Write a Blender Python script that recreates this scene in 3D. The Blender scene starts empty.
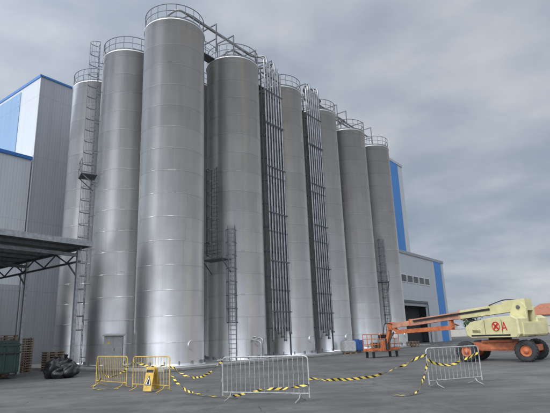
import bpy, bmesh, math, random
from mathutils import Vector, Matrix, noise
random.seed(7)
SC=bpy.context.scene
COL=SC.collection
GA=math.atan2(.8,.6)
def G(s,t,z=0): return Vector((.6*s-.8*t,.8*s+.6*t,z))

# ---------------------------------------------------------------- materials
def newmat(name):
    m=bpy.data.materials.new(name); m.use_nodes=True
    return m,m.node_tree,m.node_tree.nodes["Principled BSDF"]
class NB:
    def __init__(s,nt): s.nt=nt
    def n(s,t,**k):
        x=s.nt.nodes.new(t)
        for a,b in k.items(): setattr(x,a,b)
        return x
    def l(s,a,b): s.nt.links.new(a,b)
    def math(s,op,a,b=None,c=None):
        x=s.n('ShaderNodeMath',operation=op)
        for i,v in enumerate((a,b,c)):
            if v is None: continue
            if isinstance(v,(int,float)): x.inputs[i].default_value=v
            else: s.l(v,x.inputs[i])
        return x.outputs[0]
    def noise(s,vec,scale,detail=4,rough=.6):
        x=s.n('ShaderNodeTexNoise'); x.inputs['Scale'].default_value=scale
        x.inputs['Detail'].default_value=detail; x.inputs['Roughness'].default_value=rough
        if vec is not None: s.l(vec,x.inputs['Vector'])
        return x.outputs[0]
    def ramp(s,fac,stops):
        x=s.n('ShaderNodeValToRGB'); e=x.color_ramp.elements
        while len(e)<len(stops): e.new(.5)
        for i,(p,c) in enumerate(stops):
            e[i].position=p; e[i].color=(c[0],c[1],c[2],1) if not isinstance(c,(int,float)) else (c,c,c,1)
        s.l(fac,x.inputs[0]); return x.outputs[0]
    def mix(s,fac,a,b,bt='MIX'):
        x=s.n('ShaderNodeMix',data_type='RGBA',blend_type=bt)
        for i,v in ((0,fac),(6,a),(7,b)):
            if isinstance(v,(int,float)): x.inputs[i].default_value=v if i==0 else (v,v,v,1)
            elif isinstance(v,tuple): x.inputs[i].default_value=(*v,1)
            else: s.l(v,x.inputs[i])
        return x.outputs[2]
    def mapping(s,vec,scale=(1,1,1)):
        x=s.n('ShaderNodeMapping'); x.inputs['Scale'].default_value=scale; s.l(vec,x.inputs[0]); return x.outputs[0]
    def bump(s,h,st,dist,bsdf):
        x=s.n('ShaderNodeBump'); x.inputs['Strength'].default_value=st; x.inputs['Distance'].default_value=dist
        s.l(h,x.inputs['Height']); s.l(x.outputs[0],bsdf.inputs['Normal'])

def simple(name,col,rough=.6,metal=0,var=.25,scale=3,bump=0):
    m,nt,b=newmat(name); N=NB(nt)
    tc=N.n('ShaderNodeTexCoord').outputs['Object']
    f=N.noise(tc,scale,3)
    c1=tuple(max(0,c*(1-var)) for c in col); c2=tuple(min(1,c*(1+var)) for c in col)
    N.l(N.ramp(f,[(.3,c1),(.7,c2)]),b.inputs['Base Color'])
    b.inputs['Roughness'].default_value=rough; b.inputs['Metallic'].default_value=metal
    if bump: N.bump(N.noise(tc,scale*12,2),bump,.02,b)
    return m

def silo_mat():
    m,nt,b=newmat('brushed_stainless_steel'); N=NB(nt)
    tc=N.n('ShaderNodeTexCoord').outputs['Object']
    sx=N.n('ShaderNodeSeparateXYZ'); N.l(tc,sx.inputs[0])
    rnd=N.n('ShaderNodeObjectInfo').outputs['Random']
    ang=N.math('DIVIDE',N.math('ARCTAN2',sx.outputs[1],sx.outputs[0]),2*math.pi)
    zc=N.math('DIVIDE',sx.outputs[2],1.5)
    cid=N.math('FLOOR',zc); zf=N.math('FRACT',zc)
    d=N.math('ABSOLUTE',N.math('SUBTRACT',zf,.5))
    seam=N.math('GREATER_THAN',d,.488)
    band=N.math('GREATER_THAN',d,.45)
    wn=N.n('ShaderNodeTexWhiteNoise',noise_dimensions='2D')
    cb=N.n('ShaderNodeCombineXYZ'); N.l(cid,cb.inputs[0]); N.l(rnd,cb.inputs[1]); N.l(cb.outputs[0],wn.inputs['Vector'])
    off=wn.outputs[0]
    a4=N.math('MULTIPLY',N.math('ADD',N.math('ADD',ang,off),1),3)
    af=N.math('FRACT',a4); vs=N.math('GREATER_THAN',N.math('ABSOLUTE',N.math('SUBTRACT',af,.5)),.4965)
    wn2=N.n('ShaderNodeTexWhiteNoise',noise_dimensions='3D')
    cb2=N.n('ShaderNodeCombineXYZ'); N.l(cid,cb2.inputs[0]); N.l(N.math('FLOOR',a4),cb2.inputs[1]); N.l(rnd,cb2.inputs[2]); N.l(cb2.outputs[0],wn2.inputs['Vector'])
    streak=N.noise(N.mapping(tc,(2.2,2.2,.12)),1.6,4,.65)
    blot=N.noise(tc,.45,3,.6)
    v=N.math('ADD',.87,N.math('MULTIPLY',N.math('SUBTRACT',wn2.outputs[0],.5),.09))
    v=N.math('ADD',v,N.math('MULTIPLY',N.math('SUBTRACT',streak,.5),.26))
    v=N.math('ADD',v,N.math('MULTIPLY',N.math('SUBTRACT',blot,.5),.20))
    v=N.math('SUBTRACT',v,N.math('MULTIPLY',band,.04))
    v=N.math('SUBTRACT',v,N.math('MULTIPLY',seam,.14))
    v=N.math('SUBTRACT',v,N.math('MULTIPLY',vs,.10))
    col=N.ramp(v,[(0,(0,0,0)),(1,(1,.99,.975))])
    N.l(col,b.inputs['Base Color'])
    b.inputs['Metallic'].default_value=.90
    r=N.math('ADD',.24,N.math('MULTIPLY',blot,.12)); N.l(r,b.inputs['Roughness'])
    h=N.math('ADD',N.math('MULTIPLY',seam,.6),N.math('MULTIPLY',N.noise(N.mapping(tc,(1,1,.8)),.8,1),1.2))
    N.bump(h,.4,.04,b)
    return m

def clad_mat(name,col,pitch=.25,axis='xy',var=.08,rough=.5):
    m,nt,b=newmat(name); N=NB(nt)
    tc=N.n('ShaderNodeTexCoord').outputs['Object']
    sx=N.n('ShaderNodeSeparateXYZ'); N.l(tc,sx.inputs[0])
    hx=N.math('ADD',sx.outputs[0],sx.outputs[1])
    fr=N.math('ABSOLUTE',N.math('SUBTRACT',N.math('FRACT',N.math('DIVIDE',hx,pitch)),.5))
    rib=N.math('SMOOTH_MIN',N.math('MULTIPLY',fr,4),1.0,.2)
    pj=N.math('GREATER_THAN',N.math('ABSOLUTE',N.math('SUBTRACT',N.math('FRACT',N.math('DIVIDE',hx,1.0)),.5)),.485)
    hj=N.math('GREATER_THAN',N.math('ABSOLUTE',N.math('SUBTRACT',N.math('FRACT',N.math('DIVIDE',sx.outputs[2],6.1)),.5)),.494)
    st=N.noise(N.mapping(tc,(1.5,1.5,.08)),1.2,3)
    bl=N.noise(tc,.15,3)
    v=N.math('ADD',1,N.math('MULTIPLY',N.math('SUBTRACT',st,.5),var*3))
    v=N.math('ADD',v,N.math('MULTIPLY',N.math('SUBTRACT',bl,.5),var*2))
    v=N.math('SUBTRACT',v,N.math('MULTIPLY',N.math('MAXIMUM',pj,hj),.14))
    cc=N.mix(1.0,col,N.ramp(N.math('MULTIPLY',v,.5),[(0,0),(1,1)]),'MULTIPLY')
    c2=N.mix(1.0,cc,2.0,'MULTIPLY')
    N.l(c2,b.inputs['Base Color']); b.inputs['Roughness'].default_value=rough
    N.bump(rib,.22,.025,b)
    return m

def asphalt_mat():
    m,nt,b=newmat('worn_asphalt'); N=NB(nt)
    tc=N.n('ShaderNodeTexCoord').outputs['Object']
    big=N.noise(tc,.16,4,.65); mid=N.noise(N.mapping(tc,(.5,1.6,1)),.9,4,.65); fine=N.noise(tc,34,2,.7)
    v=N.math('ADD',N.math('MULTIPLY',big,.45),N.math('ADD',N.math('MULTIPLY',mid,.3),N.math('MULTIPLY',fine,.35)))
    v=N.math('SUBTRACT',v,.05)
    col=N.ramp(v,[(.38,(.060,.058,.056)),(.5,(.100,.097,.093)),(.62,(.165,.16,.15))])
    vo=N.n('ShaderNodeTexVoronoi',feature='DISTANCE_TO_EDGE'); vo.inputs['Scale'].default_value=.22
    wv=N.n('ShaderNodeVectorMath',operation='ADD')
    nz=N.n('ShaderNodeTexNoise'); nz.inputs['Scale'].default_value=.9; nz.inputs['Detail'].default_value=4; N.l(tc,nz.inputs['Vector'])
    vm=N.n('ShaderNodeVectorMath',operation='SCALE'); vm.inputs['Scale'].default_value=1.6; N.l(nz.outputs['Color'],vm.inputs[0])
    N.l(tc,wv.inputs[0]); N.l(vm.outputs[0],wv.inputs[1]); N.l(wv.outputs[0],vo.inputs['Vector'])
    cr=N.math('LESS_THAN',vo.outputs['Distance'],.006)
    msk=N.math('MULTIPLY',cr,N.math('GREATER_THAN',big,.5))
    col=N.mix(N.math('MULTIPLY',msk,.6),col,(.03,.03,.03))
    sp=N.ramp(N.noise(tc,1.3,3),[(.62,0),(.70,1)])
    col=N.mix(N.math('MULTIPLY',sp,.45),col,(.045,.043,.042))
    pb=N.ramp(N.noise(N.mapping(tc,(1,.45,1)),.45,5,.7),[(.50,0),(.66,1)])
    col=N.mix(N.math('MULTIPLY',pb,.45),col,(.20,.193,.18))
    N.l(col,b.inputs['Base Color'])
    N.l(N.math('SUBTRACT',.95,N.math('MULTIPLY',big,.25)),b.inputs['Roughness'])
    N.bump(N.noise(tc,60,1),.5,.012,b)
    return m

def tape_mat():
    m,nt,b=newmat('hazard_tape_plastic'); N=NB(nt)
    uv=N.n('ShaderNodeTexCoord').outputs['UV']
    sx=N.n('ShaderNodeSeparateXYZ'); N.l(uv,sx.inputs[0])
    f=N.math('FRACT',N.math('ADD',N.math('MULTIPLY',sx.outputs[0],4.2),N.math('MULTIPLY',sx.outputs[1],.5)))
    s=N.math('GREATER_THAN',f,.55)
    N.l(N.mix(s,(.70,.52,.09),(.02,.02,.02)),b.inputs['Base Color']); b.inputs['Roughness'].default_value=.35
    return m

M={}
M['silo']=silo_mat()
M['galv']=simple('galvanized_steel',(.36,.37,.38),.45,.6,.25,6)
M['galvd']=simple('weathered_galvanized_steel',(.14,.145,.15),.55,.4,.3,5)
M['pipe']=simple('steel_pipe',(.30,.30,.30),.40,.9,.3,2)
M['wall_grey']=clad_mat('grey_cladding',(.44,.46,.48))
M['wall_dk']=clad_mat('mid_grey_cladding',(.34,.35,.37))
M['wall_white']=clad_mat('white_cladding',(.52,.54,.56))
M['wall_lblue']=clad_mat('pale_blue_cladding',(.20,.31,.46))
M['blue']=clad_mat('blue_cladding',(.05,.22,.55))
M['bluetrim']=simple('blue_trim',(.04,.16,.42),.4,0,.1)
M['asphalt']=asphalt_mat()
M['concrete']=simple('concrete',(.30,.29,.27),.9,0,.25,1.5,.3)
M['glass']=simple('dark_window_glass',(.03,.035,.04),.12,0,.1)
M['dark']=simple('painted_interior_shade',(.025,.025,.027),.9,0,.3)  # near-black colour stands in for the shade inside door openings
M['white']=simple('white_paint',(.72,.72,.70),.5,0,.08)
M['orange']=simple('faded_orange_paint',(.47,.14,.055),.55,0,.3,4)
M['salmon']=simple('sun_faded_orange_paint',(.50,.25,.17),.6,0,.25,3)
M['cream']=simple('cream_paint',(.58,.53,.29),.42,0,.14,2)
M['red']=simple('red_decal',(.50,.03,.02),.5,0,.1)
M['rubber']=simple('black_rubber',(.03,.03,.03),.8,0,.3,8,.2)
M['black']=simple('black_paint',(.02,.02,.02),.5,0,.2)
M['yellow']=simple('yellow_paint',(.58,.38,.08),.5,0,.25,6)
M['barrier']=simple('barrier_steel',(.42,.42,.41),.5,.4,.3,9)
M['greenp']=simple('dark_green_paint',(.016,.042,.032),.5,0,.3,3)
M['wood']=simple('pallet_wood',(.24,.17,.11),.85,0,.3,5)
M['bag']=simple('black_plastic',(.012,.012,.013),.3,0,.3,4,.25)
M['blue_p']=simple('blue_plastic',(.03,.10,.30),.5,0,.15)
M['tile']=simple('clay_roof_tiles',(.36,.14,.08),.8,0,.25,2)
M['plaster']=simple('white_plaster',(.5,.47,.42),.85,0,.1)
M['bigbag']=simple('woven_white_sack',(.38,.38,.37),.8,0,.15,4,.3)
M['cab']=simple('grey_cabinet_paint',(.33,.32,.30),.5,0,.12,3)
M['tape']=tape_mat()
def leaf_mat():
    m,nt,b=newmat('foliage'); N=NB(nt)
    tc=N.n('ShaderNodeTexCoord').outputs['Object']
    N.l(N.ramp(N.noise(tc,.6,3),[(.35,(.025,.045,.018)),(.65,(.07,.10,.04))]),b.inputs['Base Color']); b.inputs['Roughness'].default_value=.8
    return m
M['leaf']=leaf_mat()

# ---------------------------------------------------------------- mesh builder
class MB:
    def __init__(s): s.v=[];s.f=[];s.m=[];s.sm=[];s.mats=[];s.uv={}
    def mi(s,k):
        if k not in s.mats: s.mats.append(k)
        return s.mats.index(k)
    def add(s,vs,fs,k,smooth=False,uvs=None):
        o=len(s.v); s.v+= [tuple(v) for v in vs]; i=s.mi(k)
        for q,f in enumerate(fs):
            if uvs: s.uv[len(s.f)]=uvs[q]
            s.f.append([a+o for a in f]); s.m.append(i); s.sm.append(smooth)
    def box(s,c,d,k,rot=None,bev=0):
        c=Vector(c); bm=bmesh.new(); bmesh.ops.create_cube(bm,size=1)
        for v in bm.verts: v.co=Vector((v.co.x*d[0],v.co.y*d[1],v.co.z*d[2]))
        if bev: bmesh.ops.bevel(bm,geom=bm.edges[:],offset=bev,segments=2,affect='EDGES')
        if rot is not None: bm.transform(rot)
        s.add([v.co+c for v in bm.verts],[[v.index for v in f.verts] for f in bm.faces],k); bm.free()
    def b2(s,a,b,k,bev=0):
        s.box([(a[i]+b[i])/2 for i in range(3)],[abs(b[i]-a[i]) for i in range(3)],k,None,bev)
    def beam(s,p0,p1,w,h,k,up=Vector((0,0,1))):
        p0=Vector(p0);p1=Vector(p1);x=(p1-p0);L=x.length;x.normalize()
        if abs(x.dot(up))>.99: up=Vector((1,0,0))
        y=up.cross(x).normalized(); z=x.cross(y)
        R=Matrix((x,y,z)).transposed().to_4x4()
        s.box((p0+p1)/2,(L,w,h),k,R)
    def cyl(s,p0,p1,r,k,seg=10,r2=None,caps=True,smooth=True):
        p0=Vector(p0);p1=Vector(p1);r2=r if r2 is None else r2
        a=(p1-p0).normalized(); u=a.orthogonal().normalized(); w=a.cross(u)
        vs=[]
        for p,rr in((p0,r),(p1,r2)):
            for i in range(seg):
                t=2*math.pi*i/seg; vs.append(p+(u*math.cos(t)+w*math.sin(t))*rr)
        s.add(vs,[[i,(i+1)%seg,seg+(i+1)%seg,seg+i] for i in range(seg)],k,smooth)
        if caps: s.add(vs,[list(range(seg))[::-1],list(range(seg,2*seg))],k)
    def tube(s,pts,r,k,seg=8,closed=False):
        pts=[Vector(p) for p in pts]; n=len(pts); rings=[]
        u=None
        for i,p in enumerate(pts):
            a=(pts[(i+1)%n]-pts[i-1]) if (closed or 0<i<n-1) else (pts[1]-p if i==0 else p-pts[i-1])
            a.normalize()
            if u is None: u=a.orthogonal().normalized()
            u=(u-a*u.dot(a)).normalized(); w=a.cross(u)
            rings.append([p+(u*math.cos(2*math.pi*j/seg)+w*math.sin(2*math.pi*j/seg))*r for j in range(seg)])
        vs=[v for q in rings for v in q]; fs=[]
        for i in range(n if closed else n-1):
            A=i*seg;B=((i+1)%n)*seg
            for j in range(seg): fs.append([A+j,A+(j+1)%seg,B+(j+1)%seg,B+j])
        s.add(vs,fs,k,True)
        if not closed: s.add(vs,[list(range(seg))[::-1],list(range((n-1)*seg,n*seg))],k)
    def revolve(s,prof,k,seg=32,axis='z',c=(0,0,0),smooth=True):
        vs=[];c=Vector(c)
        for r,h in prof:
            for j in range(seg):
                t=2*math.pi*j/seg; a,b=r*math.cos(t),r*math.sin(t)
                p={'z':(a,b,h),'y':(b,h,a),'x':(h,a,b)}[axis]; vs.append(c+Vector(p))
        fs=[]
        for i in range(len(prof)-1):
            for j in range(seg): fs.append([i*seg+j,i*seg+(j+1)%seg,(i+1)*seg+(j+1)%seg,(i+1)*seg+j])
        s.add(vs,fs,k,smooth)
    def mesh(s,name):
        me=bpy.data.meshes.new(name); me.from_pydata(s.v,[],s.f)
        for k in s.mats: me.materials.append(M[k])
        for p,i,sm in zip(me.polygons,s.m,s.sm): p.material_index=i;p.use_smooth=sm
        if s.uv:
            l=me.uv_layers.new(name='UVMap')
            for fi,uvs in s.uv.items():
                for li,uv in zip(me.polygons[fi].loop_indices,uvs): l.data[li].uv=uv
        me.validate(); me.update(); return me
    def obj(s,name,loc=(0,0,0),rz=0,parent=None):
        o=bpy.data.objects.new(name,s.mesh(name)); COL.objects.link(o)
        o.location=loc; o.rotation_euler=(0,0,rz)
        if parent: o.parent=parent
        return o
def empty(name,loc=(0,0,0),rz=0):
    o=bpy.data.objects.new(name,None); COL.objects.link(o); o.location=loc;o.rotation_euler=(0,0,rz);o.empty_display_size=.5
    return o
def arc_path(pts,rad,seg=5):
    pts=[Vector(p) for p in pts]; out=[pts[0]]
    for i in range(1,len(pts)-1):
        a=(pts[i-1]-pts[i]);b=(pts[i+1]-pts[i]); r=min(rad,a.length*.49,b.length*.49)
        A=pts[i]+a.normalized()*r;B=pts[i]+b.normalized()*r
        for j in range(seg+1):
            t=j/seg; out.append(A*(1-t)**2+pts[i]*2*t*(1-t)+B*t*t)
    out.append(pts[-1]); return out

# ---------------------------------------------------------------- ground
g=MB(); g.add([(-2500,-2500,0),(2500,-2500,0),(2500,2500,0),(-2500,2500,0)],[[0,1,2,3]],'asphalt'); g.obj('ground')
p=MB()
p.b2((17.8,21.0,.0),(56.2,41.5,.15),'concrete',.03)
p.obj('concrete_plinth',(0,0,0.0),GA)

# ---------------------------------------------------------------- silos
R=2.12; H=23.0
def silo_mesh():
    b=MB()
    b.revolve([(R+.10,.16),(R+.10,.24),(R+.004,.24),(R,.30),(R,H-.1),(R+.05,H-.1),(R+.05,H),(R-.02,H+.01),(.35,H+.42),(.35,H+.55),(0.01,H+.56)],'silo',72)
    for i in range(16):
        a=2*math.pi*i/16; x,y=math.cos(a),math.sin(a)
        b.box((x*(R+.07),y*(R+.07),.34),(.14,.03,.2),'galvd',Matrix.Rotation(a,4,'Z'))
    rr=R-.03; n=20
    for h,r in((H+1.15,.028),(H+.62,.02)):
        b.tube([(rr*math.cos(2*math.pi*i/40),rr*math.sin(2*math.pi*i/40),h) for i in range(40)],r,'galvd',6,True)
    b.revolve([(rr-.005,H+.06),(rr-.005,H+.18),(rr+.008,H+.18),(rr+.008,H+.06)],'galvd',40)
    for i in range(n):
        a=2*math.pi*i/n; x,y=rr*math.cos(a),rr*math.sin(a)
        b.cyl((x,y,H),(x,y,H+1.15),.022,'galvd',6)
    b.cyl((0,-R-.05,1.3),(0,-R+.05,1.3),.28,'silo',20)
    b.cyl((.9,0,H+.2),(.9,0,H+.7),.22,'galv',12)
    b.cyl((-.9,.4,H+.2),(-.9,.4,H+1.0),.10,'galv',10)
    return b.mesh('storage_silo')
sm=silo_mesh()
rows=[(20.9,24.2),(21.2,29.7),(22.2,35.6)]
for ri,(s0,t0) in enumerate(rows):
    for k in range(6):
        s=s0+6.25*k
        if ri and k==5: s-=.3
        o=bpy.data.objects.new('storage_silo',sm); COL.objects.link(o)
        q=G(s,t0); o.location=q; o.rotation_euler=(0,0,GA+random.uniform(-.15,.15) if ri==0 else GA+random.random()*6)

w=MB()
for k in range(5):
    s1=20.9+6.25*k+R-.1; s2=20.9+6.25*(k+1)-R+.1; t=24.6
    w.b2((s1,t-.4,H+.05),(s2,t+.4,H+.12),'galvd')
    for tt in(t-.4,t+.4):
        w.cyl((s1,tt,H+1.15),(s2,tt,H+1.15),.025,'galvd',6); w.cyl((s1,tt,H+.62),(s2,tt,H+.62),.02,'galvd',6)
        for j in range(3):
            x=s1+(s2-s1)*j/2; w.cyl((x,tt,H),(x,tt,H+1.15),.022,'galvd',6)
w.obj('roof_walkway',(0,0,0),GA)

# ---------------------------------------------------------------- pipe bundles
def bundle(name,s0,runs):
    b=MB(); n=len(runs); t=22.55
    for i,(send,tend,zr) in enumerate(runs):
        s=s0+i*.36; zb=1.3+.25*((i*3)%4)
        tr=23.3+.22*i; zr=zr-24+H
        pts=[(s,t,zb),(s,t,zr)]
        d=1 if send>s else -1
        pts+=[(s+d*.6,tr,zr),(send,tr,zr),(send,tend,zr),(send,tend,H+.3)]
        b.tube(arc_path(pts,.5,6),.085,'pipe',10)
        b.cyl((s,t,zb-.06),(s,t,zb+.08),.12,'galvd',10)
        for z in (5,9.5,14,18.5): b.cyl((s,t,z-.06),(s,t,z+.06),.11,'galvd',10)
    s1=s0-.25;s2=s0+(n-1)*.36+.25
    for z in [2.2+1.9*j for j in range(12)]:
        b.b2((s1,t+.10,z-.05),(s2,t+.18,z+.05),'galvd')
        b.b2((s1,t+.18,z-.04),(s1+.07,t+1.5,z+.04),'galvd')
        b.b2((s2-.07,t+.18,z-.04),(s2,t+1.3,z+.04),'galvd')
    for z in (3.4,7.2,11.0,14.8,18.6,21.5): b.b2((s1+.1,t-.13,z-.04),(s2-.1,t-.095,z+.04),'galvd')
    for x in(s1,s2): b.b2((x-.04,t+.182,.15),(x+.04,t+.27,H+.6),'galvd')
    b.obj(name,(0,0,0),GA)
bundle('pipe_bundle',29.3,[(20.4,24.6,25.6),(21.6,25.0,25.9),(26.6,24.7,25.5),(27.8,25.0,25.2),(33.0,24.8,25.8),(33.8,25.2,25.4),(34.4,24.3,25.1)])
bundle('pipe_bundle',35.6,[(39.0,24.6,25.4),(39.9,25.0,25.8),(40.5,24.9,26.1),(45.2,24.7,25.5),(46.3,25.0,25.9),(51.4,25.0,25.6),(52.6,24.5,26.2)])
b=MB()
for s in (24.2,26.2,29.0,31.2,36.6,38.8,42.6,44.6,48.6,50.6):
    for t in(23.2,25.0): b.b2((s-.04,t-.04,H-.05),(s+.04,t+.04,H+2.3),'galvd')
    b.b2((s-.04,23.16,H+2.3),(s+.04,25.04,H+2.38),'galvd'); b.b2((s-.035,23.24,H+1.02),(s+.035,24.96,H+1.09),'galvd')
b.obj('pipe_rack',(0,0,0),GA)

# ---------------------------------------------------------------- ladders
def ladder(name,pos,ang,z0,z1,cage=True,cz=None,plat=None):
    b=MB()
    for y in(-.25,.25): b.beam((0,y,z0),(0,y,z1),.06,.03,'galvd')
    z=z0+.2
    while z<z1: b.cyl((0,-.25,z),(0,.25,z),.016,'galvd',6); z+=.3
    z=z0+.6
    while z<min(z1,H):
        for y in(-.25,.25): b.beam((0,y,z),(-.32,y,z),.05,.03,'galvd')
        z+=2.4
    if cage:
        c0=cz if cz else max(z0+.2,2.5); z=c0
        arc=[(.02+.68*math.cos(math.radians(q)),.38*math.sin(math.radians(q))) for q in (-90,-65,-40,-15,15,40,65,90)]
        while z<z1+.01:
            for i in range(7): b.beam((*arc[i],z),(*arc[i+1],z),.012,.06,'galvd')
            z+=.9
        for i in (1,2,3,4,5,6): b.beam((*arc[i],c0),(*arc[i],z-.9),.045,.012,'galvd')
    if plat:
        for zz,y0,y1 in plat:
            b.b2((-.25,y0,zz-.06),(.85,y1,zz),'galvd')
            for (x,y) in((.85,y0),(.85,y1),(-.25,y0),(.85,(y0+y1)/2)): b.cyl((x,y,zz),(x,y,zz+1.1),.025,'galvd',6)
            for h in(.55,1.1):
                b.tube([(-.25,y0,zz+h),(.85,y0,zz+h),(.85,y1,zz+h)],.022,'galvd',6)
            b.beam((-.2,y0+.1,zz-.9),(.8,y0+.1,zz-.05),.06,.06,'galvd'); b.beam((-.2,y1-.1,zz-.9),(.8,y1-.1,zz-.05),.06,.06,'galvd')
    return b.obj(name,pos,ang)
def at_silo(s,t,ang,d=R+.32):
    c=G(s,t); return (c.x+d*math.cos(ang),c.y+d*math.sin(ang),0)
a=math.radians(210); ladder('caged_ladder',at_silo(21.2,29.7,a),a,.15,24.2,plat=[(13.2,-.5,.9)])
a=math.radians(237); ladder('caged_ladder',at_silo(27.15,24.2,a),a,6.9,13.8,cz=7.2,plat=[(6.9,-.5,1.4)])
a=math.radians(268); ladder('caged_ladder',at_silo(27.15,24.2,a),a,.15,9.3,cz=2.6)
a=math.radians(262); ladder('caged_ladder',at_silo(52.15,24.2,a),a,.15,11.5,plat=[(6.9,-1.4,.5)])

# ---------------------------------------------------------------- main factory building
fb=empty('factory_building',(0,0,0),GA)
def part(b,name,par): return b.obj(name,(0,0,0),0,par)
HM=26.4; WR=69.4
b=MB(); b.b2((20.3,42.4,0),(67,82,HM),'wall_dk'); part(b,'hall_wall',fb)
b=MB(); b.b2((56.6,27.3,0),(WR-.1,42.39,HM-.02),'wall_white'); part(b,'wing_wall',fb)
b=MB()
b.b2((20.24,42.36,0),(20.3,81.9,HM+.01),'wall_white')
b.b2((20.18,46.0,0),(20.24,51.5,HM-.5),'wall_lblue')
b.b2((20.17,42.3,HM-.18),(20.24,82,HM+.1),'bluetrim')
b.b2((20.17,42.3,HM-.08),(56.5,42.36,HM+.1),'bluetrim')
b.b2((20.18,58,0),(20.24,66,HM-.5),'wall_lblue')
b.b2((64.2,27.24,12),(67.6,27.3,HM-.3),'blue')
b.b2((56.5,27.2,HM-.3),(WR,27.3,HM+.1),'wall_grey')
for s in (26,36,46): b.cyl((s,42.25,0),(s,42.25,HM),.08,'galvd',8)
part(b,'facade_trim',fb)

an=empty('annex_building',(0,0,0),GA)
b=MB(); b.b2((-25,42.38,0),(20.1,70,18.0),'wall_white'); part(b,'annex_wall',an)
b=MB(); b.b2((-25,42.26,17.82),(20.16,42.38,18.12),'bluetrim')
b.b2((-25,42.3,0),(20.1,42.38,6.6),'wall_dk')
for s in(3,9): 
    b.b2((s,42.2,.0),(s+3.6,42.3,4.2),'dark')  # flat dark slabs on the wall, interior shade painted as door openings
part(b,'annex_trim',an)

lb=empty('warehouse_building',(0,0,0),GA); HL=12.1; T=25.8
b=MB()
b.b2((59,T,5.4),(78.2,T+.3,HL),'wall_grey'); b.b2((59,T,0),(61,T+.3,5.4),'wall_grey'); b.b2((69.6,T,0),(78.2,T+.3,5.4),'wall_grey')
b.b2((77.9,T+.3,0),(78.2,T+30,HL),'wall_grey'); b.b2((WR+.1,T+.3,HL-.25),(77.9,T+30,HL-.1),'galv'); b.b2((WR+.1,T+29.7,0),(77.9,T+30,HL-.3),'wall_grey')
part(b,'warehouse_wall',lb)
b=MB()
b.b2((74.2,T-.06,0),(77.0,T,HL-.25),'blue'); b.b2((59,T-.1,HL-.3),(78.3,T,HL+.1),'galv')
b.b2((78.2,T-.1,HL-.3),(78.3,T+30,HL+.1),'galv')
for i in range(5):
    s=61.2+i*2.1; b.b2((s,T-.04,8.0),(s+1.7,T,8.9),'glass'); b.b2((s-.08,T-.06,7.92),(s+1.78,T-.041,8.0),'white'); b.b2((s-.08,T-.06,8.9),(s+1.78,T-.041,8.98),'white')
    b.b2((s-.08,T-.06,8.0),(s,T-.041,8.9),'white'); b.b2((s+1.7,T-.06,8.0),(s+1.78,T-.041,8.9),'white')
b.b2((60.85,T-.08,5.3),(69.75,T,5.6),'galvd'); b.b2((60.8,T-.08,0),(61,T,5.3),'galvd'); b.b2((69.6,T-.08,0),(69.8,T,5.3),'galvd')
b.b2((61,T+.1,4.9),(69.6,T+.16,5.3),'wall_dk')
b.b2((71.0,T-.05,0),(72.0,T,2.1),'cab')
part(b,'warehouse_trim',lb)
b=MB(); b.b2((61,T+1.2,0),(69.3,T+1.3,5.4),'dark'); part(b,'doorway_shade_sheet',lb)  # added dark sheet, paints the unlit depth behind the open roller door

# ---------------------------------------------------------------- canopy
cp=empty('steel_canopy',(0,0,0),GA)
b=MB(); S1=15.2; T0=24.2; Z=6.9
b.b2((-14,T0,Z),(S1,T0+17.8,Z+.08),'galvd')
b.b2((-14,T0-.06,Z-.12),(S1+.06,T0,Z+.18),'galv'); b.b2((S1,T0,Z-.12),(S1+.06,T0+17.8,Z+.18),'galv')
t=T0+1.2
while t<T0+17:
    b.b2((-14,t-.04,Z-.16),(S1-.01,t+.04,Z-.002),'galv'); t+=1.45
part(b,'canopy_roof',cp)
b=MB()
for s in(14.7,8.7,2.7,-3.3):
    b.beam((s,T0+.2,Z-.25),(s,T0+17.6,Z-.25),.12,.14,'galvd'); b.beam((s,T0+.2,Z-.95),(s,T0+17.6,Z-.95),.1,.1,'galvd')
    n=14
    for j in range(n):
        t1=T0+.3+j*17.2/n; t2=t1+17.2/n
        z1,z2=(Z-.9,Z-.3) if j%2 else (Z-.3,Z-.9); b.beam((s,t1,z1),(s,t2,z2),.06,.06,'galvd')
    for t in(T0+.4,T0+6.0,T0+11.8,T0+17.2):
        b.b2((s-.08,t-.08,0),(s+.08,t+.08,Z-.3),'galv'); b.b2((s-.22,t-.22,0),(s+.22,t+.22,.04),'galvd')
        b.beam((s,t,Z-1.8),(s,t+1.0,Z-.95),.07,.07,'galvd')
for t in(T0+.4,T0+6.0,T0+11.8):
    b.beam((-8,t,Z-.6),(14.7,t,Z-.6),.1,.18,'galvd')
part(b,'canopy_frame',cp)

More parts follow.
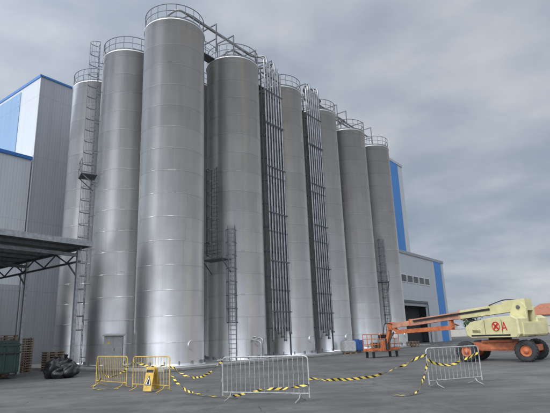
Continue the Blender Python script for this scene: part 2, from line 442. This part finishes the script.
# ---------------------------------------------------------------- things under canopy
b=MB()
b.box((0,0,.95),(2.4,1.5,1.3),'greenp',None,.04); b.box((0,0,1.68),(2.5,1.6,.14),'greenp',None,.04)
for x in(-1,-.5,0,.5,1): b.box((x,-.79,.95),(.08,.08,1.2),'greenp'); b.box((x,.79,.95),(.08,.08,1.2),'greenp')
b.box((0,-.83,1.3),(2.5,.06,.08),'black')
b.box((-.6,.78,2.25),(1.15,.06,1.1),'greenp',Matrix.Rotation(math.radians(-12),4,'X'),.02)
b.box((.6,.3,1.83),(1.15,1.1,.06),'greenp',Matrix.Rotation(math.radians(8),4,'X'),.02)
for x in(-.9,.9):
    for y in(-.6,.6): b.cyl((x,y-.05,.15),(x,y+.05,.15),.15,'rubber',14); b.box((x,y,.28),(.2,.2,.1),'galvd')
b.obj('waste_container',(-15.0,26.6,0),.5)
def pallet_stack(name,pos,rz,n,load=None):
    b=MB()
    for k in range(n):
        z=k*.15
        for y in(-.35,0,.35): b.box((0,y,z+.02),(1.2,.1,.02),'wood')
        for x in(-.5,0,.5):
            for y in(-.35,0,.35): b.box((x,y,z+.07),(.12,.1,.078),'wood')
        for y in(-.36,-.18,0,.18,.36): b.box((0,y,z+.12),(1.2,.12,.022),'wood')
    if load:
        b.box((0,0,n*.15+.45),(1.1,.85,.88),load,None,.08)
        b.box((0,0,n*.15+.93),(.4,.4,.06),load,None,.02)
    b.obj(name,pos,rz)
pallet_stack('pallet_stack',(-15.7,28.9,0),.6,15); pallet_stack('pallet_stack',(-17.4,30.0,0),.4,12)
pallet_stack('pallet_stack',(-16.6,32.5,0),1.0,14)
pallet_stack('pallet_stack',(-14.9,33.4,0),.8,8)
pallet_stack('big_bag_pallet',(-18.6,33.8,0),.9,1,'bigbag')
b=MB()
for j in range(8):
    x=j*2.0; b.cyl((x,0,0),(x,0,2.2),.03,'galvd',6)
for z in(.15,1.1,2.1): b.cyl((0,0,z),(14,0,z),.02,'galvd',6)
for j in range(70): b.cyl((j*.2,0,.15),(j*.2,0,2.1),.006,'galvd',4,caps=False)
q=G(4,35.5); b.obj('mesh_fence',q,GA)

b=MB()
def blob(b,c,r,k,seed,sub=4,amp=.18,fl=.8):
    bm=bmesh.new(); bmesh.ops.create_icosphere(bm,subdivisions=sub,radius=1)
    for v in bm.verts:
        n=v.co.normalized(); d=1+amp*noise.noise(n*1.6+Vector((seed,0,0)))+amp*.3*abs(noise.noise(n*4+Vector((0,seed,0))))
        v.co=Vector((n.x*r[0]*d,n.y*r[1]*d,max(n.z*r[2]*d,-r[2]*fl)))
    b.add([v.co+Vector(c) for v in bm.verts],[[v.index for v in f.verts] for f in bm.faces],k,True); bm.free()
blob(b,(-.3,0,.42),(.5,.5,.5),'bag',1,4,.35); blob(b,(.35,.1,.36),(.45,.5,.42),'bag',5,4,.35); blob(b,(.05,.35,.58),(.45,.42,.42),'bag',9,4,.35); blob(b,(.05,-.3,.25),(.35,.3,.3),'bag',12,4,.4)
for (x,y,z) in((-.3,0,.95),(.37,.1,.78),(.05,.35,1.02)): b.cyl((x,y,z-.1),(x+.05,y,z+.1),.05,'bag',8,.11)
b.obj('trash_bag_heap',(-11.0,25.6,0.0),0)

b=MB()
b.box((0,0,.06),(1.25,.85,.12),'concrete'); b.box((0,0,1.0),(1.1,.7,1.76),'cab',None,.015)
b.box((0,-.02,1.93),(1.3,.95,.07),'cab',Matrix.Rotation(math.radians(6),4,'X'),.01)
b.box((-.27,-.355,1.0),(.5,.02,1.6),'cab',None,.005); b.box((.27,-.355,1.0),(.5,.02,1.6),'cab',None,.005)
b.box((.06,-.375,1.05),(.03,.03,.16),'black'); b.box((-.27,-.37,1.45),(.16,.01,.14),'yellow')
b.obj('utility_cabinet',(-10.3,31.4,.15),.25)

# ---------------------------------------------------------------- barriers
def barrier(name,p0,p1,k='barrier',sag=0):
    p0=Vector((*p0,0));p1=Vector((*p1,0)); L=(p1-p0).length; ang=math.atan2(p1.y-p0.y,p1.x-p0.x)
    b=MB(); h=L/2; zt=1.1; zb=.2
    fr=arc_path([(-h,0,.1),(-h,0,zt),(h,0,zt),(h,0,.1)],.12,5); b.tube(fr,.020,k,8)
    b.cyl((-h,0,zb),(h,0,zb),.014,k,8)
    n=int(L/.14)
    for i in range(1,n): x=-h+L*i/n; b.cyl((x,0,zb),(x,0,zt),.0075,k,6)
    for x in(-h+.25,h-.25):
        b.tube(arc_path([(x,-.32,.015),(x,-.05,.09),(x,0,zb),(x,.05,.09),(x,.32,.015)],.05,3),.014,k,6)
    b.cyl((-h-.05,0,.45),(-h-.02,0,.55),.012,k,6); b.cyl((-h-.05,0,.85),(-h-.02,0,.95),.012,k,6)
    return b.obj(name,(p0+p1)/2,ang)
barrier('crowd_barrier',(-1.6,14.1),(.68,13.0))
barrier('crowd_barrier',(4.25,15.0),(6.05,15.7))
barrier('crowd_barrier',(-5.15,17.9),(-3.62,16.7),'yellow')
barrier('crowd_barrier',(-7.25,20.2),(-5.55,18.5),'yellow')

b=MB()
rt=Matrix.Rotation(math.radians(-12),4,'X')
b.box((0,0,.40),(.36,.02,.76),'yellow',rt,.008)
b.box((0,.28,.40),(.34,.02,.74),'yellow',Matrix.Rotation(math.radians(14),4,'X'),.008)
def rp(x,y,z): v=rt@Vector((x,y,z)); return (v.x,v.y,v.z+.40)
tri=[rp(-.15,-.013,-.20),rp(.15,-.013,-.20),rp(0,-.013,.12)]
b.add(tri,[[0,1,2]],'black'); tr2=[rp(-.11,-.017,-.175),rp(.11,-.017,-.175),rp(0,-.017,.06)]; b.add(tr2,[[0,1,2]],'white')
b.add([rp(-.045,-.02,-.165),rp(.055,-.02,-.165),rp(.03,-.02,-.02),rp(-.02,-.02,-.02)],[[0,1,2,3]],'black')
b.add([rp(-.15,-.013,.2),rp(.15,-.013,.2),rp(.15,-.013,.29),rp(-.15,-.013,.29)],[[0,1,2,3]],'black')
b.obj('warning_sign',(-4.35,16.95,0.01),-.5)

# ---------------------------------------------------------------- hazard tape
def tape(name,pts,wd=.065,tw=2.2,seed=0):
    P=arc_path(pts,.6,6)
    out=[]
    for a,c in zip(P[:-1],P[1:]):
        n=max(1,int((c-a).length/.05))
        for j in range(n): out.append(a.lerp(c,j/n))
    out.append(P[-1]); b=MB(); vs=[];us=[];L=0
    for i,p in enumerate(out):
        d=(out[min(i+1,len(out)-1)]-out[max(i-1,0)])
        if i: L+=(p-out[i-1]).length
        d.normalize(); side=d.cross(Vector((0,0,1)))
        if side.length<.1: side=Vector((1,0,0))
        side.normalize(); up=side.cross(d).normalized()
        th=tw*noise.noise(Vector((L*.9,seed,0)))*2.5
        near=p.z<.08
        v=up*math.cos(th)+side*math.sin(th)
        if near: v=(side+up*.25*math.sin(L*9)).normalized()
        wob=Vector((0,0,.03*noise.noise(Vector((L*2.5,seed,5)))))
        q=p+wob
        lo=q-v*wd/2; hi=q+v*wd/2
        for e in(lo,hi): e.z=max(e.z,.012)
        vs+= [lo,hi]; us.append(L)
    fs=[];uv=[]
    for i in range(len(out)-1):
        fs.append([2*i,2*i+2,2*i+3,2*i+1]); uv.append([(us[i],0),(us[i+1],0),(us[i+1],1),(us[i],1)])
    b.add(vs,fs,'tape',True,uv); b.obj(name)
tape('hazard_tape',[(-7.25,20.1,.75),(-6.5,19.3,.3),(-5.7,18.5,.55),(-5.15,17.85,.95)],seed=3)
tape('hazard_tape',[(-5.15,17.85,.95),(-4.4,17.3,.75),(-3.62,16.65,.85),(-2.9,16.0,.45),(-2.2,15.1,.55),(-1.6,14.05,1.02)],seed=1)
tape('hazard_tape',[(-3.62,16.65,.6),(-3.0,15.8,.12),(-2.2,15.0,.03),(-1.4,14.3,.04),(-.5,13.5,.30),(.2,13.15,.32),(.68,12.95,.42)],seed=5)
tape('hazard_tape',[(.68,12.95,.55),(1.6,13.7,.42),(2.8,14.4,.45),(4.25,14.95,.95)],seed=8)
tape('hazard_tape',[(4.25,14.95,.7),(3.9,14.3,.3),(3.5,13.6,.03),(3.05,13.3,.03),(2.85,13.55,.03)],seed=12)
tape('hazard_tape',[(4.25,14.93,.8),(4.8,15.15,.55),(5.4,15.35,.7),(6.05,15.65,.9)],seed=14)
tape('hazard_tape',[(-6.7,19.3,.35),(-6.9,18.7,.03),(-6.3,18.2,.03),(-5.8,18.4,.04)],seed=17)

# ---------------------------------------------------------------- boom lift
bl=empty('boom_lift',(11.2,25.95,0),0)
ca=math.atan2(-.63,.77); ba=math.atan2(.88,-.47)
b=MB()
b.box((0,0,.72),(2.9,1.0,.42),'orange',None,.05); b.box((0,0,.62),(3.3,.7,.25),'orange',None,.04)
b.box((0,0,.97),(1.5,1.3,.12),'orange',None,.03)
b.box((1.72,0,.62),(.1,1.5,.3),'orange',None,.02); b.box((-1.72,0,.62),(.1,1.5,.3),'orange',None,.02)
for x in(-1.4,1.4):
    b.beam((x,-.85,.5),(x,.85,.5),.22,.22,'orange')
    for y in(-1,1):
        prof=[(.27,-.17),(.40,-.19),(.48,-.17),(.505,-.12),(.505,.12),(.48,.17),(.40,.19),(.27,.17)]
        b.revolve(prof,'rubber',32,'y',(x,y*1.02,.505))
        for i in range(22):
            a=2*math.pi*i/22
            for sd in(-1,1):
                aa=a+(.14 if sd>0 else 0)
                pos=Matrix.Rotation(aa,4,'Y')@Vector((0,sd*.085,.495))
                b.box(Vector((x,y*1.02,.505))+pos,(.06,.16,.035),'rubber',Matrix.Rotation(aa,4,'Y')@Matrix.Rotation(sd*.5,4,'Z'))
        b.revolve([(.27,-.15*y),(.27,.10*y),(.22,.10*y),(.20,.04*y),(.12,.04*y),(.11,.14*y),(.001,.15*y)],'orange',24,'y',(x,y*1.02,.505))
b.cyl((0,0,.95),(0,0,1.2),.55,'black',28)
o=b.obj('chassis',(0,0,0),ca,bl)
b=MB()
def loft(b,prof,y0,y1,k,inset=.05):
    n=len(prof); cx=sum(p[0] for p in prof)/n; cz=sum(p[1] for p in prof)/n
    rings=[]
    for yy,sc in((y0,1-inset),(y0+.05,1),(y1-.05,1),(y1,1-inset)):
        rings.append([(cx+(p[0]-cx)*sc,yy,cz+(p[1]-cz)*sc) for p in prof])
    vs=[v for r in rings for v in r]; fs=[list(range(n)),list(range(3*n,4*n))[::-1]]
    for i in range(3):
        for j in range(n): fs.append([i*n+j,(i+1)*n+j,(i+1)*n+(j+1)%n,i*n+(j+1)%n])
    b.add(vs,fs,k)
prof=[(-2.0,1.3),(-1.85,1.15),(.9,1.15),(1.15,1.3),(1.2,1.65),(.8,1.95),(-.6,2.12),(-1.7,2.15),(-1.98,2.0)]
loft(b,prof,.32,1.12,'cream'); loft(b,prof,-1.12,-.32,'cream')
b.b2((-1.8,-.32,1.15),(.9,.32,1.5),'black'); b.b2((-2.05,-.9,1.2),(-1.75,.9,1.85),'cream',.06)
b.b2((-1.5,1.1,1.22),(.8,1.125,1.3),'black')
for x in(-1.1,-.1): b.b2((x,1.12,1.32),(x+.02,1.128,2.0),'black')
for z in(1.4,1.46,1.52): b.b2((.2,1.12,z),(.7,1.128,z+.025),'black')
b.obj('engine_cover',(0,0,0),ba,bl)
b=MB()
for a in(45,-45):
    b.box((-.75,1.135,1.68),(.46,.012,.085),'red',Matrix.Rotation(math.radians(a),4,'Y'))
b.tube([(-.75+.21*math.cos(t*math.pi/12),1.137,1.68+.21*math.sin(t*math.pi/12)) for t in range(24)],.018,'red',6,True)
b.beam((-1.35,1.136,1.48),(-1.22,1.136,1.86),.012,.05,'red'); b.beam((-1.09,1.136,1.48),(-1.22,1.136,1.86),.012,.05,'red'); b.beam((-1.3,1.138,1.6),(-1.13,1.138,1.6),.012,.04,'red')
b.obj('logo_decal',(0,0,0),ba,bl)
b=MB()
def bz(x): return 2.62-.062*(x+1.6)
for y in(-.27,.27): 
    loft(b,[(-1.9,1.5),(-.7,1.5),(-1.05,2.3),(-1.3,2.75),(-1.7,2.8),(-1.95,2.5)],y-.05,y+.05,'cream',.0)
b.cyl((-1.55,-.4,2.55),(-1.55,.4,2.55),.09,'galvd',14)
b.beam((-1.75,0,bz(-1.75)),(2.2,0,bz(2.2)),.42,.46,'cream')
b.beam((-1.9,0,bz(-1.9)+.02),(-.6,0,bz(-.6)+.05),.5,.56,'cream')
b.beam((2.2,0,bz(2.2)),(2.32,0,bz(2.32)),.46,.5,'salmon')
b.beam((2.2,0,bz(2.2)-.01),(6.2,0,bz(6.2)-.01),.34,.38,'salmon')
b.beam((6.2,0,bz(6.2)),(6.3,0,bz(6.3)),.38,.42,'orange')
b.beam((6.2,0,bz(6.2)-.02),(8.1,0,bz(8.1)-.02),.26,.30,'salmon')
b.beam((0.2,.24,bz(0.2)+.05),(5.9,.24,bz(5.9)+.05),.05,.1,'black')
b.beam((0.3,-.24,bz(.3)+.1),(5.9,-.24,bz(5.9)+.1),.05,.08,'galvd')
b.cyl((.5,0,1.45),(1.9,0,2.2),.10,'black',14); b.cyl((1.9,0,2.2),(2.3,0,2.36),.06,'galv',12)
b.beam((3.0,0,1.72),(7.6,0,1.6),.26,.24,'orange'); b.beam((3.1,0,2.2),(3.0,0,1.7),.2,.16,'orange')
b.beam((7.6,0,1.6),(8.2,0,2.0),.2,.2,'orange')
b.box((8.2,0,bz(8.2)-.05),(.45,.4,.5),'orange',None,.04)
b.beam((8.3,0,bz(8.2)-.1),(8.75,0,.95),.2,.22,'orange')
b.cyl((8.05,0,1.6),(8.55,0,1.0),.055,'galvd',10)
b.cyl((8.75,0,.5),(8.75,0,1.2),.13,'black',14)
b.tube(arc_path([(-1.4,.2,2.9),(-.8,.28,2.98),(.2,.24,2.75)],.3,5),.025,'black',6)
b.tube(arc_path([(7.9,.2,2.1),(8.5,.3,2.25),(8.9,.2,1.4)],.3,5),.025,'black',6)
b.obj('telescopic_boom',(0,0,0),ba,bl)
b=MB()
x0,x1,y0,y1=8.95,9.85,-1.15,1.15
b.b2((x0,y0,.38),(x1,y1,.44),'galvd')
for z in(.5,.85,1.2,1.5):
    r=.028 if z>1.4 else .02
    b.tube(arc_path([(x0,y0,z),(x1,y0,z),(x1,y1,z),(x0,y1,z),(x0,y0,z)],.08,3),r,'orange',8)
for (x,y) in((x0,y0),(x0,-.4),(x0,.4),(x0,y1),(x1,y0),(x1,-.4),(x1,.4),(x1,y1),((x0+x1)/2,y0),((x0+x1)/2,y1)): b.cyl((x,y,.4),(x,y,1.5),.024,'orange',8)
for y in(y0,y1): b.b2((x0,y-.006,.44),(x1,y+.006,.6),'orange')
for x in(x0,x1): b.b2((x-.006,y0+.01,.44),(x+.006,y1-.01,.6),'orange')
b.b2((x0+.03,-.35,1.15),(x0+.3,.35,1.45),'black',.03); b.b2((x0-.12,-.3,.4),(x0-.01,.3,1.1),'orange',.02)
for x in(x0+.1,x1-.1): b.b2((x-.05,y0+.1,.0),(x+.05,y0+.25,.38),'black'); b.b2((x-.05,y1-.25,.0),(x+.05,y1-.1,.38),'black')
b.obj('work_platform',(0,0,0),ba,bl)

# ---------------------------------------------------------------- small things near silo bases
pallet_stack('big_bag_pallet',(5.6,42.2,0),.3,1,'bigbag'); pallet_stack('big_bag_pallet',(6.6,44.0,0),.9,1,'blue_p')
pallet_stack('pallet_stack',(8.8,46.3,0),.9,5); pallet_stack('big_bag_pallet',(10.8,49.5,0),.7,1,'bigbag')
pallet_stack('pallet_stack',(13.9,53.5,0),.7,4)
b=MB()
for j in range(2): b.tube(arc_path([(0+j*.2,0,.15),(0+j*.2,0,1.2+j*.2),(0+j*.2,1.1,1.4+j*.2)],.2,4),.06,'galv',8)
b.obj('filling_pipe',G(26.4,21.4,.1),GA)

# ---------------------------------------------------------------- distance
def house(name,pos,rz,w,d,h):
    e=empty(name,pos,rz); b=MB(); b.b2((-w/2,-d/2,0),(w/2,d/2,h),'plaster')
    rh=w*.2
    for y in(-d/2+.01,d/2-.01): b.add([(-w/2,y,h),(w/2,y,h),(0,y,h+rh)],[[0,1,2]],'plaster')
    for x in(-w*.3,0,w*.3): b.b2((x-.5,-d/2-.05,1),(x+.5,-d/2,2.3),'glass')
    if h>4:
        for x in(-w*.3,0,w*.3): b.b2((x-.5,-d/2-.05,3.2),(x+.5,-d/2,4.2),'glass')
    b.obj('walls',(0,0,0),0,e); b=MB()
    for s in(-1,1):
        b.add([(s*(w/2+.5),-d/2-.5,h-.25),(s*(w/2+.5),d/2+.5,h-.25),(0,d/2+.5,h+rh+.05),(0,-d/2-.5,h+rh+.05),(s*(w/2+.5),-d/2-.5,h-.05),(s*(w/2+.5),d/2+.5,h-.05),(0,d/2+.5,h+rh+.25),(0,-d/2-.5,h+rh+.25)],[[0,1,2,3],[4,5,6,7],[0,1,5,4],[0,3,7,4],[1,2,6,5]],'tile')
    b.b2((w*.15,0,h+.5),(w*.15+.6,.8,h+rh+.9),'plaster'); b.obj('roof',(0,0,0),0,e)
house('tiled_house',(72,130,0),.4,13,9,4.6); house('tiled_house',(88,135,0),-.3,12,9,3.4); house('tiled_house',(50,165,0),.2,12,9,3.0)
b=MB(); b.b2((-70,-.12,0),(70,.12,1.7),'plaster'); b.b2((-70,-.2,1.7),(70,.2,1.8),'concrete'); b.obj('boundary_wall',(95,118,0),-.05)
b=MB()
for i in range(46):
    cx=random.uniform(-70,70); cy=random.uniform(-6,6); h=random.uniform(3.5,7.0); r=random.uniform(1.8,3.5)
    b.cyl((cx,cy,0),(cx,cy,h*.7),.16,'wood',6,.07)
    for k in range(170):
        d=Vector((random.gauss(0,1),random.gauss(0,1),random.gauss(0,1))).normalized()*random.uniform(.45,1.05)
        lump=1+.35*noise.noise(d*2+Vector((i,0,0)))
        p=Vector((cx+d.x*r*lump,cy+d.y*r*lump,h*.62+d.z*h*.42*lump))
        if p.z<.1: continue
        u=Vector((random.gauss(0,1),random.gauss(0,1),random.gauss(0,1))).normalized()*random.uniform(.25,.5); v=u.orthogonal().normalized()*u.length*.7
        b.add([p-u,p+v,p+u,p-v],[[0,1,2,3]],'leaf')
b.obj('distant_tree_line',(85,150,0),-.1)

# ---------------------------------------------------------------- world, sun, camera
sd=Vector((-.50,-.66,.58)).normalized()
W=bpy.data.worlds.new('World'); SC.world=W; W.use_nodes=True; nt=W.node_tree; N=NB(nt)
bg=nt.nodes['Background']
sky=N.n('ShaderNodeTexSky',sky_type='NISHITA',sun_disc=False); sky.sun_elevation=math.asin(sd.z); sky.sun_rotation=math.atan2(sd.x,sd.y)
tc=N.n('ShaderNodeTexCoord').outputs['Generated']
sx=N.n('ShaderNodeSeparateXYZ'); N.l(tc,sx.inputs[0])
zz=N.math('ADD',N.math('MAXIMUM',sx.outputs[2],0),.30)
cb=N.n('ShaderNodeCombineXYZ'); N.l(N.math('DIVIDE',sx.outputs[0],zz),cb.inputs[0]); N.l(N.math('DIVIDE',sx.outputs[1],zz),cb.inputs[1])
n1=N.noise(N.mapping(cb.outputs[0],(.9,1.0,1)),1.0,6,.52)
n2=N.noise(N.mapping(cb.outputs[0],(1,1.2,1)),3.4,5,.55)
f=N.math('ADD',N.math('MULTIPLY',n1,.74),N.math('MULTIPLY',n2,.26))
cl=N.ramp(f,[(.38,(.29,.34,.42)),(.46,(.355,.40,.475)),(.53,(.45,.49,.55)),(.60,(.56,.59,.635)),(.70,(.72,.74,.77))])
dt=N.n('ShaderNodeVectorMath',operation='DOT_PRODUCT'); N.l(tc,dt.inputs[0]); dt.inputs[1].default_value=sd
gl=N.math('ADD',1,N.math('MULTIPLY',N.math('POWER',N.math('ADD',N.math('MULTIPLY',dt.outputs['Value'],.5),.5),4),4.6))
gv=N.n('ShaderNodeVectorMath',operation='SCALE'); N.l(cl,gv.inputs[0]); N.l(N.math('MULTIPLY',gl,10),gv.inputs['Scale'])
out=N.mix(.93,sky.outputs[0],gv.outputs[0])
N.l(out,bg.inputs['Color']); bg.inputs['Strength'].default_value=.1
L=bpy.data.lights.new('sun','SUN'); L.energy=1.5; L.angle=math.radians(14); L.color=(1,.96,.9)
so=bpy.data.objects.new('sun',L); COL.objects.link(so); so.rotation_euler=sd.to_track_quat('Z','Y').to_euler(); so.location=(0,0,50)

p=math.radians(14.86); r=.0384
X=Vector((1,0,0)); U0=Vector((0,-math.sin(p),math.cos(p))); F=Vector((0,math.cos(p),math.sin(p)))
Rt=X*math.cos(r)-U0*math.sin(r); U=U0*math.cos(r)+X*math.sin(r)
cd=bpy.data.cameras.new('camera'); cam=bpy.data.objects.new('camera',cd); COL.objects.link(cam)
mm=Matrix((Rt,U,-F)).transposed().to_4x4(); mm.translation=Vector((0,0,1.6)); cam.matrix_world=mm
cd.sensor_width=36; cd.lens=32.07; cd.clip_end=6000; cd.clip_start=.1
SC.camera=cam
SC.view_settings.view_transform='Standard'; SC.view_settings.look='None'; SC.view_settings.exposure=0
